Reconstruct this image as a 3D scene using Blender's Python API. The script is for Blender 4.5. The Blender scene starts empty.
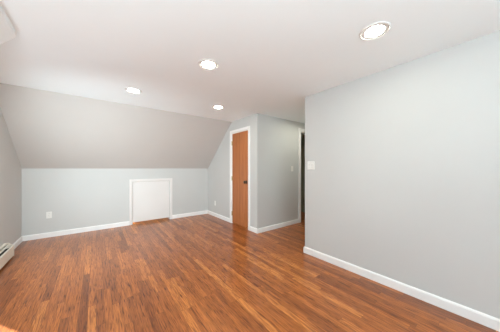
import bpy, bmesh, math
from mathutils import Vector, Matrix

S = bpy.context.scene
C = S.collection
R = math.radians

# ---------------------------------------------------------------- camera
cam = bpy.data.cameras.new('camera')
cam.sensor_width = 36.0
cam.lens = 199.0 / 500.0 * 36.0
cam.shift_y = 0.005
cam.clip_start = 0.02
cam_o = bpy.data.objects.new('camera', cam)
C.objects.link(cam_o)
cam_o.location = (0, 0, 1.22)
cam_o.rotation_euler = (R(90), 0, R(-37.7))
S.camera = cam_o

# ---------------------------------------------------------------- world, sun, daylight, exposure
w = bpy.data.worlds.new('sky'); S.world = w; w.use_nodes = True
w.node_tree.nodes['Background'].inputs[0].default_value = (0.80, 0.89, 1.0, 1)
w.node_tree.nodes['Background'].inputs[1].default_value = 1.6

sd = bpy.data.lights.new('sun', 'SUN'); sd.energy = 5.0; sd.angle = R(0.8); sd.color = (1.0, .93, .82)
so = bpy.data.objects.new('sun', sd); C.objects.link(so)
so.location = (-4, 5, 6)
so.rotation_euler = Vector((.50, -.70, -0.86)).to_track_quat('-Z', 'Y').to_euler()

def daylight(name, loc, d, sx, sy, energy, col, spread=180):
    l = bpy.data.lights.new(name, 'AREA'); l.shape = 'RECTANGLE'; l.size = sx; l.size_y = sy
    l.energy = energy; l.color = col; l.spread = R(spread)
    o = bpy.data.objects.new(name, l); C.objects.link(o)
    o.location = loc; o.rotation_euler = Vector(d).to_track_quat('-Z', 'Z').to_euler()
    return o
# light of the sky entering by the windows behind and to the left of the camera
daylight('window_daylight', (0.10, -1.77, 1.42), (-.55, 1, 1.25), 1.7, 1.3, 42, (.83, 1.0, 1.06))
daylight('window_daylight', (-0.95, 0.30, 1.18), (.6, .8, 1.3), 1.1, .8, 5, (.83, 1.0, 1.03))

daylight('window_daylight', (-0.93, 2.45, 1.00), (.60, .80, .0), .9, .7, 12, (.85, 1.0, 1.05), 118)

S.view_settings.view_transform = 'Standard'
S.view_settings.look = 'None'
S.view_settings.gamma = 1.0
S.view_settings.use_curve_mapping = False
S.view_settings.exposure = 1.08
S.cycles.max_bounces = 16
S.cycles.diffuse_bounces = 10

# ---------------------------------------------------------------- materials
class NT:
    def __init__(s, name):
        s.m = bpy.data.materials.new(name); s.m.use_nodes = True
        s.t = s.m.node_tree; s.b = s.t.nodes['Principled BSDF']
    def n(s, typ, **kw):
        nd = s.t.nodes.new(typ)
        for k, v in kw.items(): setattr(nd, k, v)
        return nd
    def l(s, a, b): s.t.links.new(a, b)
    def put(s, v, sock):
        if isinstance(v, (int, float)): sock.default_value = v
        elif isinstance(v, tuple): sock.default_value = v
        else: s.l(v, sock)
    def math(s, op, a, b=0.0, c=None):
        nd = s.n('ShaderNodeMath', operation=op)
        s.put(a, nd.inputs[0]); s.put(b, nd.inputs[1])
        if c is not None: s.put(c, nd.inputs[2])
        return nd.outputs[0]
    def comb(s, x, y, z=0.0):
        nd = s.n('ShaderNodeCombineXYZ')
        s.put(x, nd.inputs[0]); s.put(y, nd.inputs[1]); s.put(z, nd.inputs[2])
        return nd.outputs[0]
    def pos(s):
        g = s.n('ShaderNodeTexCoord'); sp = s.n('ShaderNodeSeparateXYZ'); s.l(g.outputs['Object'], sp.inputs[0])
        return g.outputs['Object'], sp.outputs[0], sp.outputs[1], sp.outputs[2]
    def noise(s, vec, scale, detail=3, rough=.5, dist=0.0):
        nd = s.n('ShaderNodeTexNoise'); s.l(vec, nd.inputs['Vector'])
        nd.inputs['Scale'].default_value = scale; nd.inputs['Detail'].default_value = detail
        nd.inputs['Roughness'].default_value = rough; nd.inputs['Distortion'].default_value = dist
        return nd.outputs[0]
    def wn(s, vec):
        nd = s.n('ShaderNodeTexWhiteNoise', noise_dimensions='3D'); s.l(vec, nd.inputs['Vector'])
        return nd.outputs[0]
    def ramp(s, fac, stops, interp='LINEAR'):
        nd = s.n('ShaderNodeValToRGB'); cr = nd.color_ramp; cr.interpolation = interp
        while len(cr.elements) < len(stops): cr.elements.new(.5)
        for e, (p, c) in zip(cr.elements, stops):
            e.position = p; e.color = (*c, 1) if len(c) == 3 else c
        s.l(fac, nd.inputs[0]); return nd.outputs[0]
    def mix(s, fac, a, b, mode='MIX'):
        nd = s.n('ShaderNodeMix', data_type='RGBA', blend_type=mode)
        s.put(fac, nd.inputs[0]); s.put(a, nd.inputs[6]); s.put(b, nd.inputs[7])
        return nd.outputs[2]
    def bump(s, h, strength, dist=.002):
        nd = s.n('ShaderNodeBump'); nd.inputs['Strength'].default_value = strength
        nd.inputs['Distance'].default_value = dist; s.l(h, nd.inputs['Height'])
        s.l(nd.outputs[0], s.b.inputs['Normal'])

def paint(name, col, rough=.6, vary=.03, bscale=160, bstr=.12):
    t = NT(name); v, x, y, z = t.pos()
    n = t.noise(v, 2.3, 3)
    a = tuple(c * (1 - vary) for c in col); b = tuple(min(1, c * (1 + vary)) for c in col)
    t.l(t.ramp(n, [(.3, a), (.7, b)]), t.b.inputs['Base Color'])
    t.b.inputs['Roughness'].default_value = rough
    t.b.inputs['Specular IOR Level'].default_value = .3
    t.bump(t.noise(v, bscale, 2), bstr, .001)
    return t.m

M = {}
M['wall'] = paint('wall_paint_cool_grey', (.588, .594, .580), .62, .012)
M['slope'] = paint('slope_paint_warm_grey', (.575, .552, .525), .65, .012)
M['ceiling'] = paint('ceiling_paint_warm_white', (.905, .968, .985), .75, .012)
M['trim'] = paint('trim_paint_white', (.86, .855, .84), .38, .01, 60, .03)
M['panel'] = paint('access_panel_paint', (.76, .74, .72), .45, .01, 60, .05)
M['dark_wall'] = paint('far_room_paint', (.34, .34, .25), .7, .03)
M['heater'] = paint('heater_enamel', (.80, .76, .66), .35, .01, 40, .02)
M['plastic'] = paint('outlet_plastic', (.80, .80, .765), .3, .005, 20, .01)
M['baffle'] = paint('light_baffle_grey', (.72, .71, .69), .6, .01)
M['ring'] = paint('light_trim_ring', (.74, .735, .72), .6, .01)
M['dark'] = paint('dark_cavity', (.05, .045, .04), .8, .02)  # near-black; also colours the painted shade under the heater

def metal(name, col, rough):
    t = NT(name); v, *_ = t.pos()
    t.b.inputs['Base Color'].default_value = (*col, 1); t.b.inputs['Metallic'].default_value = 1
    t.l(t.ramp(t.noise(v, 60), [(.2, (rough,)*3), (.8, (rough+.12,)*3)]), t.b.inputs['Roughness'])
    return t.m
M['bronze'] = metal('dark_bronze', (.11, .07, .045), .3)
M['hinge'] = metal('hinge_brass', (.50, .38, .22), .35)
M['fin'] = metal('heater_fins', (.35, .34, .32), .4)

t = NT('lit_lens'); t.b.inputs['Base Color'].default_value = (1, .97, .9, 1)
t.b.inputs['Emission Color'].default_value = (.99, .99, .85, 1); t.b.inputs['Emission Strength'].default_value = 47
M['lens'] = t.m

def floor_mat():
    t = NT('oak_strip_floor'); v, x, y, z = t.pos()
    W = .057
    xr = t.math('DIVIDE', x, W); row = t.math('FLOOR', xr); fx = t.math('FRACT', xr)
    o1 = t.wn(t.comb(row, 3.7, 1.1))
    ln = t.math('ADD', .55, t.math('MULTIPLY', t.wn(t.comb(row, 9.2, 4.0)), .55))
    yr = t.math('DIVIDE', t.math('ADD', y, t.math('MULTIPLY', o1, 7.0)), ln)
    idn = t.math('FLOOR', yr); fy = t.math('FRACT', yr)
    rnd = t.wn(t.comb(row, idn, .5)); rnd2 = t.wn(t.comb(row, idn, 8.5))
    base = t.ramp(rnd, [(0, (.28, .082, .017)), (.15, (.37, .112, .022)), (.5, (.465, .146, .029)),
                        (.85, (.53, .175, .035)), (1, (.68, .255, .058))])
    # grain, shifted per board
    gx = t.math('ADD', t.math('MULTIPLY', x, 1.0), t.math('MULTIPLY', rnd, 5.0))
    gv = t.comb(t.math('MULTIPLY', gx, 44.0), t.math('ADD', t.math('MULTIPLY', y, 1.5), t.math('MULTIPLY', rnd2, 40.0)), rnd2)
    g1 = t.noise(gv, 1.6, 4, .6, .6)
    wv = t.math('SINE', t.math('MULTIPLY', t.noise(gv, .55, 2, .5, .4), 60.0))
    cath = t.ramp(wv, [(.0, (1, 1, 1)), (.45, (1.1, 1.1, 1.1)), (1, (.50, .42, .35))])
    fine = t.noise(t.comb(t.math('MULTIPLY', gx, 95.0), t.math('MULTIPLY', y, 5.0), 0.0), 1.5, 3, .7)
    c = t.mix(1.0, base, t.ramp(g1, [(.25, (.66, .60, .55)), (.55, (1, 1, 1)), (.8, (1.12, 1.12, 1.1))]), 'MULTIPLY')
    c = t.mix(.75, c, cath, 'MULTIPLY')
    c = t.mix(.8, c, t.ramp(fine, [(.3, (.50, .42, .36)), (.56, (1.10, 1.05, 1.05))]), 'MULTIPLY')
    fl = t.noise(t.comb(t.math('MULTIPLY', gx, 70.0), t.math('MULTIPLY', y, 4.5), rnd2), 1.6, 2, .5, .3)
    c = t.mix(1.0, c, t.ramp(fl, [(.30, (.38, .30, .24)), (.42, (1, 1, 1))]), 'MULTIPLY')
    gapx = t.math('LESS_THAN', t.math('MINIMUM', fx, t.math('SUBTRACT', 1.0, fx)), .014)
    gapy = t.math('LESS_THAN', t.math('MULTIPLY', fy, ln), .0016)
    gap = t.math('MAXIMUM', gapx, gapy)
    c = t.mix(t.math('MULTIPLY', gap, .7), c, (.06, .02, .008, 1))
    t.l(c, t.b.inputs['Base Color'])
    t.b.inputs['Roughness'].default_value = .30
    t.b.inputs['Specular IOR Level'].default_value = .5
    t.b.inputs['Coat Weight'].default_value = .18; t.b.inputs['Coat Roughness'].default_value = .22
    h = t.math('SUBTRACT', t.math('MULTIPLY', fine, .25), gap)
    t.bump(h, .12, .001)
    return t.m
M['floor'] = floor_mat()

def door_mat():
    t = NT('door_veneer'); v, x, y, z = t.pos()
    leaf = t.math('GREATER_THAN', y, .305)
    yy = t.math('ABSOLUTE', t.math('SUBTRACT', y, .305))
    gv = t.comb(t.math('MULTIPLY', yy, 22.0), t.math('ADD', t.math('MULTIPLY', leaf, 7.0), 0.0), t.math('MULTIPLY', z, 1.5))
    g = t.noise(gv, 1.2, 4, .55, 1.2)
    f = t.noise(t.comb(t.math('MULTIPLY', y, 160.0), 0.0, t.math('MULTIPLY', z, 5.0)), 1.4, 3, .6)
    c = t.ramp(g, [(.25, (.40, .135, .040)), (.5, (.48, .165, .050)), (.75, (.55, .205, .070))])
    c = t.mix(.7, c, t.ramp(f, [(.3, (.80, .74, .68)), (.6, (1.04, 1.04, 1.04))]), 'MULTIPLY')
    c = t.mix(t.math('MULTIPLY', leaf, .35), c, (.80, .74, .70, 1), 'MULTIPLY')
    c = t.mix(t.math('MULTIPLY', t.math('LESS_THAN', yy, .004), .8), c, (.16, .05, .02, 1))
    t.l(c, t.b.inputs['Base Color']); t.b.inputs['Roughness'].default_value = .42
    t.bump(f, .08, .001)
    return t.m
M['door'] = door_mat()

# ---------------------------------------------------------------- mesh helpers
def box(bm, x0, x1, y0, y1, z0, z1):
    vs = [bm.verts.new(p) for p in ((x0,y0,z0),(x1,y0,z0),(x1,y1,z0),(x0,y1,z0),(x0,y0,z1),(x1,y0,z1),(x1,y1,z1),(x0,y1,z1))]
    for f in ((0,3,2,1),(4,5,6,7),(0,1,5,4),(1,2,6,5),(2,3,7,6),(3,0,4,7)):
        bm.faces.new([vs[i] for i in f])
def prism(bm, prof, place):
    """prof: 2D outline; place(u, v, k) -> 3D for end k = 0, 1"""
    a = [bm.verts.new(place(u, v, 0)) for u, v in prof]; b = [bm.verts.new(place(u, v, 1)) for u, v in prof]
    n = len(prof)
    bm.faces.new(a); bm.faces.new(b[::-1])
    for i in range(n): bm.faces.new((a[i], b[i], b[(i+1) % n], a[(i+1) % n]))
def lathe(bm, prof, seg=40, mat=Matrix.Identity(4)):
    rings = []
    for r, h in prof:
        if r < 1e-6: rings.append([bm.verts.new(mat @ Vector((0, 0, h)))])
        else: rings.append([bm.verts.new(mat @ Vector((r*math.cos(2*math.pi*i/seg), r*math.sin(2*math.pi*i/seg), h))) for i in range(seg)])
    for a, b in zip(rings, rings[1:]):
        for i in range(seg):
            j = (i+1) % seg
            q = [a[i % len(a)], a[j % len(a)], b[j % len(b)], b[i % len(b)]]
            u = []
            for x in q:
                if x not in u: u.append(x)
            if len(u) > 2: bm.faces.new(u)
def obj(name, bm, m, parent=None, bevel=0, smooth=False, loc=None, **props):
    bmesh.ops.recalc_face_normals(bm, faces=bm.faces)
    me = bpy.data.meshes.new(name); bm.to_mesh(me); bm.free()
    me.materials.append(M[m])
    if smooth:
        for p in me.polygons: p.use_smooth = True
    o = bpy.data.objects.new(name, me); C.objects.link(o)
    if parent: o.parent = parent
    if loc: o.location = loc
    if bevel:
        b = o.modifiers.new('bevel', 'BEVEL'); b.width = bevel; b.segments = 2; b.limit_method = 'ANGLE'
    for k, v in props.items(): o[k] = v
    return o
def bx(name, m, *d, parent=None, bevel=0, **props):
    bm = bmesh.new(); box(bm, *d); return obj(name, bm, m, parent, bevel, **props)
def struct(name, bm, m, bevel=0): return obj(name, bm, m, None, bevel, kind='structure')
def empty(name, loc, rotz=0, **props):
    o = bpy.data.objects.new(name, None); C.objects.link(o); o.location = loc; o.rotation_euler = (0, 0, rotz)
    o.empty_display_size = .1
    for k, v in props.items(): o[k] = v
    return o

XL, XR, YB, YC, YH, ZC, ZK = -.99, 2.40, 4.98, 2.88, 1.80, 2.26, 1.22
YS = 3.77            # where the flat ceiling breaks into the slope
XE, YF, T = 4.6, -1.8, .12
slope = (ZC-ZK) / (YB-YS)

# ---------------------------------------------------------------- shell
bm = bmesh.new(); box(bm, XL-T, XE+T, YF-T, YB+T+.5, -.12, 0); struct('floor', bm, 'floor')
bm = bmesh.new()
prism(bm, [(XL-T, YF-T), (XE+T, YF-T), (XE+T, YB+T), (XR+T, YB+T), (XR+T, YS), (XL-T, YS)], lambda u, v, k: (u, v, ZC + .12*k))
struct('ceiling', bm, 'ceiling')
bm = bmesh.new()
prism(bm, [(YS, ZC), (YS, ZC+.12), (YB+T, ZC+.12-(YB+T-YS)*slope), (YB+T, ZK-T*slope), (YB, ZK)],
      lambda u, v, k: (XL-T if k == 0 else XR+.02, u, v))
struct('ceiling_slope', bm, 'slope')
# dropped sloping soffit running along the left wall, in front of the gable
bm = bmesh.new()
prism(bm, [(-.48, ZC), (-.48, ZC-.04), (XL, ZC-.04-.51*1.15), (XL, ZC)], lambda u, v, k: (u, YF if k == 0 else 2.28, v))
struct('trim_1', bm, 'ceiling')

def wall_y(name, x0, x1, y0, y1, openings, m='wall', top=ZC):
    """wall lying along X between y0 and y1, openings (a, b, z0, z1)"""
    bm = bmesh.new(); c = x0
    for a, b, z0, z1 in openings:
        box(bm, c, a, y0, y1, 0, top)
        if z0 > 0: box(bm, a, b, y0, y1, 0, z0)
        box(bm, a, b, y0, y1, z1, top); c = b
    box(bm, c, x1, y0, y1, 0, top)
    return struct(name, bm, m)
def wall_x(name, y0, y1, x0, x1, openings, m='wall', top=ZC):
    bm = bmesh.new(); c = y0
    for a, b, z0, z1 in openings:
        box(bm, x0, x1, c, a, 0, top)
        if z0 > 0: box(bm, x0, x1, a, b, 0, z0)
        box(bm, x0, x1, a, b, z1, top); c = b
    box(bm, x0, x1, c, y1, 0, top)
    return struct(name, bm, m)
PA, PB, PT = .625, 1.40, .925           # access opening
DA, DB, DT = 3.16, 3.77, 2.0           # closet door opening
HA, HB, HT = 3.685, 4.42, 2.055           # doorway at the end of the passage
wall_y('wall_back', XL, XR, YB, YB+T, [(PA, PB, 0, PT)], top=ZK)
wall_x('wall_left', YF, YB, XL-T, XL, [(-.30, .90, .75, 1.60), (1.95, 3.15, .62, 1.60)])
wall_y('wall_front', XL, XR, YF-T, YF, [(-.80, 1.0, .75, 2.10)])
wall_x('wall_right', YF, YH, XR, XR+T, [])
wall_y('wall_passage', XR+T, XE, YH-T, YH, [])
# closet wall with its door, meeting the far wall of the passage at an outside corner
wall_x('wall_closet', YC, YB, XR, XR+T, [(DA, DB, 0, DT)])
wall_y('wall_far', XR+T, XE, YC, YC+T, [(HA, HB, 0, HT)])
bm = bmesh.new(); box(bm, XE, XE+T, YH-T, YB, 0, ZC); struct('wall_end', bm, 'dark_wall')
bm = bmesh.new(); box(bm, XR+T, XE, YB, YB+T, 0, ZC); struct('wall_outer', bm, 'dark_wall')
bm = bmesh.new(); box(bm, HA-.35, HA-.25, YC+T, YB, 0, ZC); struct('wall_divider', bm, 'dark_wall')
# shallow storage space behind the access panel
bm = bmesh.new(); box(bm, PA-.1, PB+.1, YB+T+.25, YB+T+.3, 0, 1.0); struct('wall_eave', bm, 'dark_wall')

# ---------------------------------------------------------------- baseboards
BH, BT = .088, .015
prof = [(0, 0), (BT, 0), (BT, BH-.016), (BT-.004, BH-.008), (BT-.008, BH-.003), (0, BH)]
def base_y(name, xs, y, s):      # along X, s = side it sticks out to
    bm = bmesh.new()
    for a, b in xs: prism(bm, prof, lambda u, v, k: (a if k == 0 else b, y + s*u, v))
    struct(name, bm, 'trim')
def base_x(name, ys, x, s):
    bm = bmesh.new()
    for a, b in ys: prism(bm, prof, lambda u, v, k: (x + s*u, a if k == 0 else b, v))
    struct(name, bm, 'trim')
CW = .060
base_y('baseboard_back', [(XL, PA-CW), (PB+CW, XR)], YB, -1)
base_x('baseboard_left', [(4.20, YB-BT)], XL, 1)
base_x('baseboard_closet', [(YC-BT, DA-CW), (DB+CW, YB-BT)], XR, -1)
base_y('baseboard_far', [(XR, HA-CW)], YC, -1)
base_x('baseboard_right', [(YF, YH)], XR, -1)
base_y('baseboard_passage', [(XR-BT, XE)], YH, 1)
base_y('baseboard_front', [(XL, XR-BT)], YF, 1)

# ---------------------------------------------------------------- casings
def casing(bm, a, b, top, place, cw=CW, th=.018):
    """mitred three-sided casing; place(along, z, out)"""
    pts = [((a-cw, 0), (a, 0)), ((a-cw, top+cw), (a, top)), ((b+cw, top+cw), (b, top)), ((b+cw, 0), (b, 0))]
    rings = []
    for (o, i) in pts:
        ring = []
        for f, h in ((0, 0), (0, th), (.75, th), (.92, th*.6), (1, th*.5), (1, 0)):
            ring.append(bm.verts.new(place(o[0]+(i[0]-o[0])*f, o[1]+(i[1]-o[1])*f, h)))
        rings.append(ring)
    for p, q in zip(rings, rings[1:]):
        for i in range(6): bm.faces.new((p[i], p[(i+1) % 6], q[(i+1) % 6], q[i]))
    bm.faces.new(rings[0]); bm.faces.new(rings[-1][::-1])

# closet door
d1 = empty('door_1', (XR, DA, 0), kind='structure', label='reddish brown flush wood closet door in a white frame', category='door')
bm = bmesh.new(); casing(bm, 0, DB-DA, DT, lambda a, z, o: (-o, a, z)); obj('door_casing', bm, 'trim', d1)
bm = bmesh.new()
W_ = DB-DA
box(bm, 0, T, 0, .012, 0, DT); box(bm, 0, T, W_-.012, W_, 0, DT); box(bm, 0, T, .012, W_-.012, DT-.012, DT)
obj('door_jamb', bm, 'trim', d1)
leaf = bx('door_leaf', 'door', .006, .041, .014, W_-.014, .010, DT-.014, parent=d1, bevel=.0015)
bm = bmesh.new()
m = Matrix.Translation((.006, .070, .945)) @ Matrix.Rotation(R(-90), 4, 'Y')
lathe(bm, [(0, 0), (.033, 0), (.035, .003), (.032, .007), (.013, .010), (.012, .024), (.023, .029), (.031, .040), (.032, .050), (.025, .061), (.010, .064), (0, .065)], 28, m)
obj('door_knob', bm, 'bronze', leaf, smooth=True, label='dark bronze round door knob')
for hz in (.22, 1.00, 1.78):
    bm = bmesh.new()
    m = Matrix.Translation((-.007, W_-.011, hz-.045))
    lathe(bm, [(0, -.004), (.004, -.003), (.0065, 0), (.0065, .09), (.004, .093), (0, .094)], 14, m)
    box(bm, -.002, .006, W_-.034, W_-.012, hz-.045, hz+.045)
    obj('hinge', bm, 'hinge', leaf)

# doorway at the end of the passage
d2 = empty('door_2', (HA, YC, 0), kind='structure', label='open doorway with white casing leading to a dark room', category='doorway')
bm = bmesh.new(); casing(bm, 0, HB-HA, HT, lambda a, z, o: (a, -o, z), cw=.075); obj('door_casing', bm, 'trim', d2)
bm = bmesh.new(); w2 = HB-HA
box(bm, 0, .014, .001, T, 0, HT); box(bm, w2-.014, w2, .001, T, 0, HT); box(bm, .014, w2-.014, .001, T, HT-.014, HT)
obj('door_jamb', bm, 'trim', d2)

# windows outside the frame (behind and left of the camera) that let the daylight in
def window(name, loc, rotz, wd, z0, z1):
    o = empty(name, loc, rotz, kind='structure')
    bm = bmesh.new(); h = z1-z0; f = .05
    box(bm, 0, f, 0, .05, 0, h); box(bm, wd-f, wd, 0, .05, 0, h)
    box(bm, f, wd-f, 0, .05, 0, f); box(bm, f, wd-f, 0, .05, h-f, h)
    box(bm, f, wd-f, .005, .045, h/2-.018, h/2+.018)
    obj('window_frame', bm, 'trim', o)
    return o
window('window_1', (XL-.09, 3.15, .62), R(-90), 1.20, .62, 1.60)
window('window_2', (XL-.09, .90, .75), R(-90), 1.20, .75, 1.60)
window('window_3', (-.80, YF-.08, .75), 0, 1.80, .75, 2.10)

# ---------------------------------------------------------------- access panel in the knee wall
ap = empty('access_panel', ((PA+PB)/2, YB, 0), label='square white access panel set into the low back wall', category='access panel')
hw = (PB-PA)/2
bm = bmesh.new(); casing(bm, -hw, hw, PT, lambda a, z, o: (a, -o, z), cw=CW, th=.016); obj('panel_frame', bm, 'panel', ap)
pn = bx('panel_door', 'panel', -hw+.004, hw-.004, .004, .022, .045, PT-.004, parent=ap, bevel=.002)
bm = bmesh.new()                                     # thin applied moulding around the door's edge
for (a, b, c, d) in ((-hw+.006, hw-.006, PT-.030, PT-.008), (-hw+.006, -hw+.028, .056, PT-.030), (hw-.028, hw-.006, .056, PT-.030)):
    box(bm, a, b, -.002, .004, c, d)
obj('panel_moulding', bm, 'panel', pn, .001)

# ---------------------------------------------------------------- recessed ceiling lights
def downlight(x, y, label):
    t = empty('recessed_light', (x, y, ZC), label=label, category='ceiling light', group='round recessed ceiling lights')
    bm = bmesh.new()
    lathe(bm, [(.102, 0), (.101, -.004), (.097, -.007), (.092, -.007), (.090, -.004), (.090, 0)], 56)
    obj('trim_ring', bm, 'ring', t, smooth=True)
    bm = bmesh.new()
    lathe(bm, [(.0895, 0), (.0895, -.003), (.0655, -.0035), (.0645, 0)], 56)
    obj('baffle', bm, 'baffle', t)
    bm = bmesh.new(); lathe(bm, [(0, -.006), (.04, -.0055), (.058, -.0045), (.0640, -.0030), (.0640, -.0005), (0, -.0005)], 56)
    obj('lens', bm, 'lens', t, smooth=True)
    return t
downlight(1.668, .615, 'largest lit recessed ceiling light, nearest the right wall top')
downlight(.889, 1.828, 'lit recessed ceiling light in the middle of the ceiling, second largest')
downlight(.395, 3.05, 'lit recessed ceiling light farthest left, above the access panel')
passage_fill = downlight(3.38, 2.30, 'added unseen ceiling light that brightens the passage, round the corner of the right wall')
fill_lens = bpy.data.materials['lit_lens'].copy(); fill_lens.name = 'lit_lens_fill'      # added unseen lamp that brightens the passage, stronger than the others
fill_lens.node_tree.nodes['Principled BSDF'].inputs['Emission Strength'].default_value = 80
for ch in passage_fill.children:
    if ch.name.startswith('lens'): ch.data.materials[0] = fill_lens
downlight(1.636, 2.995, 'smallest lit recessed ceiling light, close to the wood closet door')

# ---------------------------------------------------------------- outlets and switches
def plate(name, loc, rotz, label, cat, wd=.072, ht=.116, kind='outlet', gangs=1, group=None):
    """back of the plate at local y = 0, face towards local -y"""
    t = empty(name, loc, rotz, label=label, category=cat)
    if group: t['group'] = group
    p = bx('cover_plate', 'plastic', -wd/2, wd/2, -.006, 0, -ht/2, ht/2, parent=t, bevel=.003)
    for g in range(gangs):
        cx = (g-(gangs-1)/2)*.046
        if kind == 'outlet':
            for s in (-1, 1):
                bm = bmesh.new()
                pr = [(cx+.0165*math.cos(a), s*.0195+.0145*math.sin(a)) for a in [2*math.pi*i/20 for i in range(20)]]
                prism(bm, pr, lambda u, v, k: (u, -.0055-.002*k, v))
                so_ = obj('socket', bm, 'plastic', t)
                bm = bmesh.new()
                for dx in (-.006, .006): box(bm, cx+dx-.001, cx+dx+.001, -.0079, -.0070, s*.0195, s*.0195+.008)
                obj('slot', bm, 'dark', so_)
            bm = bmesh.new(); lathe(bm, [(0, 0), (.003, 0), (.003, .001), (0, .0015)], 12, Matrix.Translation((cx, -.006, 0)) @ Matrix.Rotation(R(90), 4, 'X'))
            obj('screw', bm, 'fin', t)
        else:
            bm = bmesh.new()
            prism(bm, [(-.006, -.033), (-.0085, -.031), (-.0075, 0), (-.0105, .031), (-.006, .033)], lambda u, v, k: (cx-.0165+.033*k, u, v))
            obj('rocker', bm, 'plastic', t)
    return t
plate('electrical_outlet', (-.663, YB, .394), 0, 'white duplex outlet low on the back wall, left of the access panel', 'outlet')
plate('electrical_outlet', (XR, 4.557, .335), R(-90), 'white duplex outlet low on the wall between back corner and wood door', 'outlet')
plate('light_switch', (XR, 1.694, 1.262), R(-90), 'wide white double light switch near the edge of the right wall', 'light switch', wd=.118, kind='switch', gangs=2)
plate('light_switch', (3.385, YC, 1.215), 0, 'narrow white single light switch on passage wall beside the dark doorway', 'light switch', kind='switch')

# ---------------------------------------------------------------- baseboard heater
HL0, HL1, HD, HHt = .6, 4.17, .092, .205
h = empty('baseboard_heater', (XL, HL1, 0), label='cream metal baseboard heater along the foot of the left wall', category='heater')
L = HL1-HL0
def hprism(name, pr, y0, y1, m, parent=h, bevel=0, **p):
    bm = bmesh.new(); prism(bm, pr, lambda u, v, k: (u, y0 if k == 0 else y1, v)); return obj(name, bm, m, parent, bevel, **p)
hprism('back_plate', [(.002, .06), (.006, .06), (.006, HHt-.004), (.038, HHt-.006), (.040, HHt), (.002, HHt)], -L+.03, -.03, 'heater')
hprism('front_cover', [(HD-.004, .024), (HD, .024), (HD, .158), (HD-.010, .166), (HD-.014, .163), (HD-.004, .155)], -L+.03, -.03, 'heater')
hprism('damper', [(.052, .192), (.055, .196), (.069, .186), (.066, .182)], -L+.03, -.03, 'heater')
hprism('heating_element', [(.012, .070), (.076, .070), (.076, .140), (.012, .140)], -L+.04, -.04, 'dark', label='dark finned heating element inside the heater')
hprism('toe_shade', [(.002, .0), (.060, .0), (.060, .058), (.002, .058)], -L+.04, -.04, 'dark', label='dark block painted as shade under the heater front')  # near-black block stands in for the shade beneath the heater
for a, b in ((-.03, 0), (-L, -L+.03)):
    hprism('end_cap', [(.002, .018), (HD+.002, .018), (HD+.002, .160), (.042, HHt+.002), (.002, HHt+.002)], a, b, 'heater', bevel=.002)
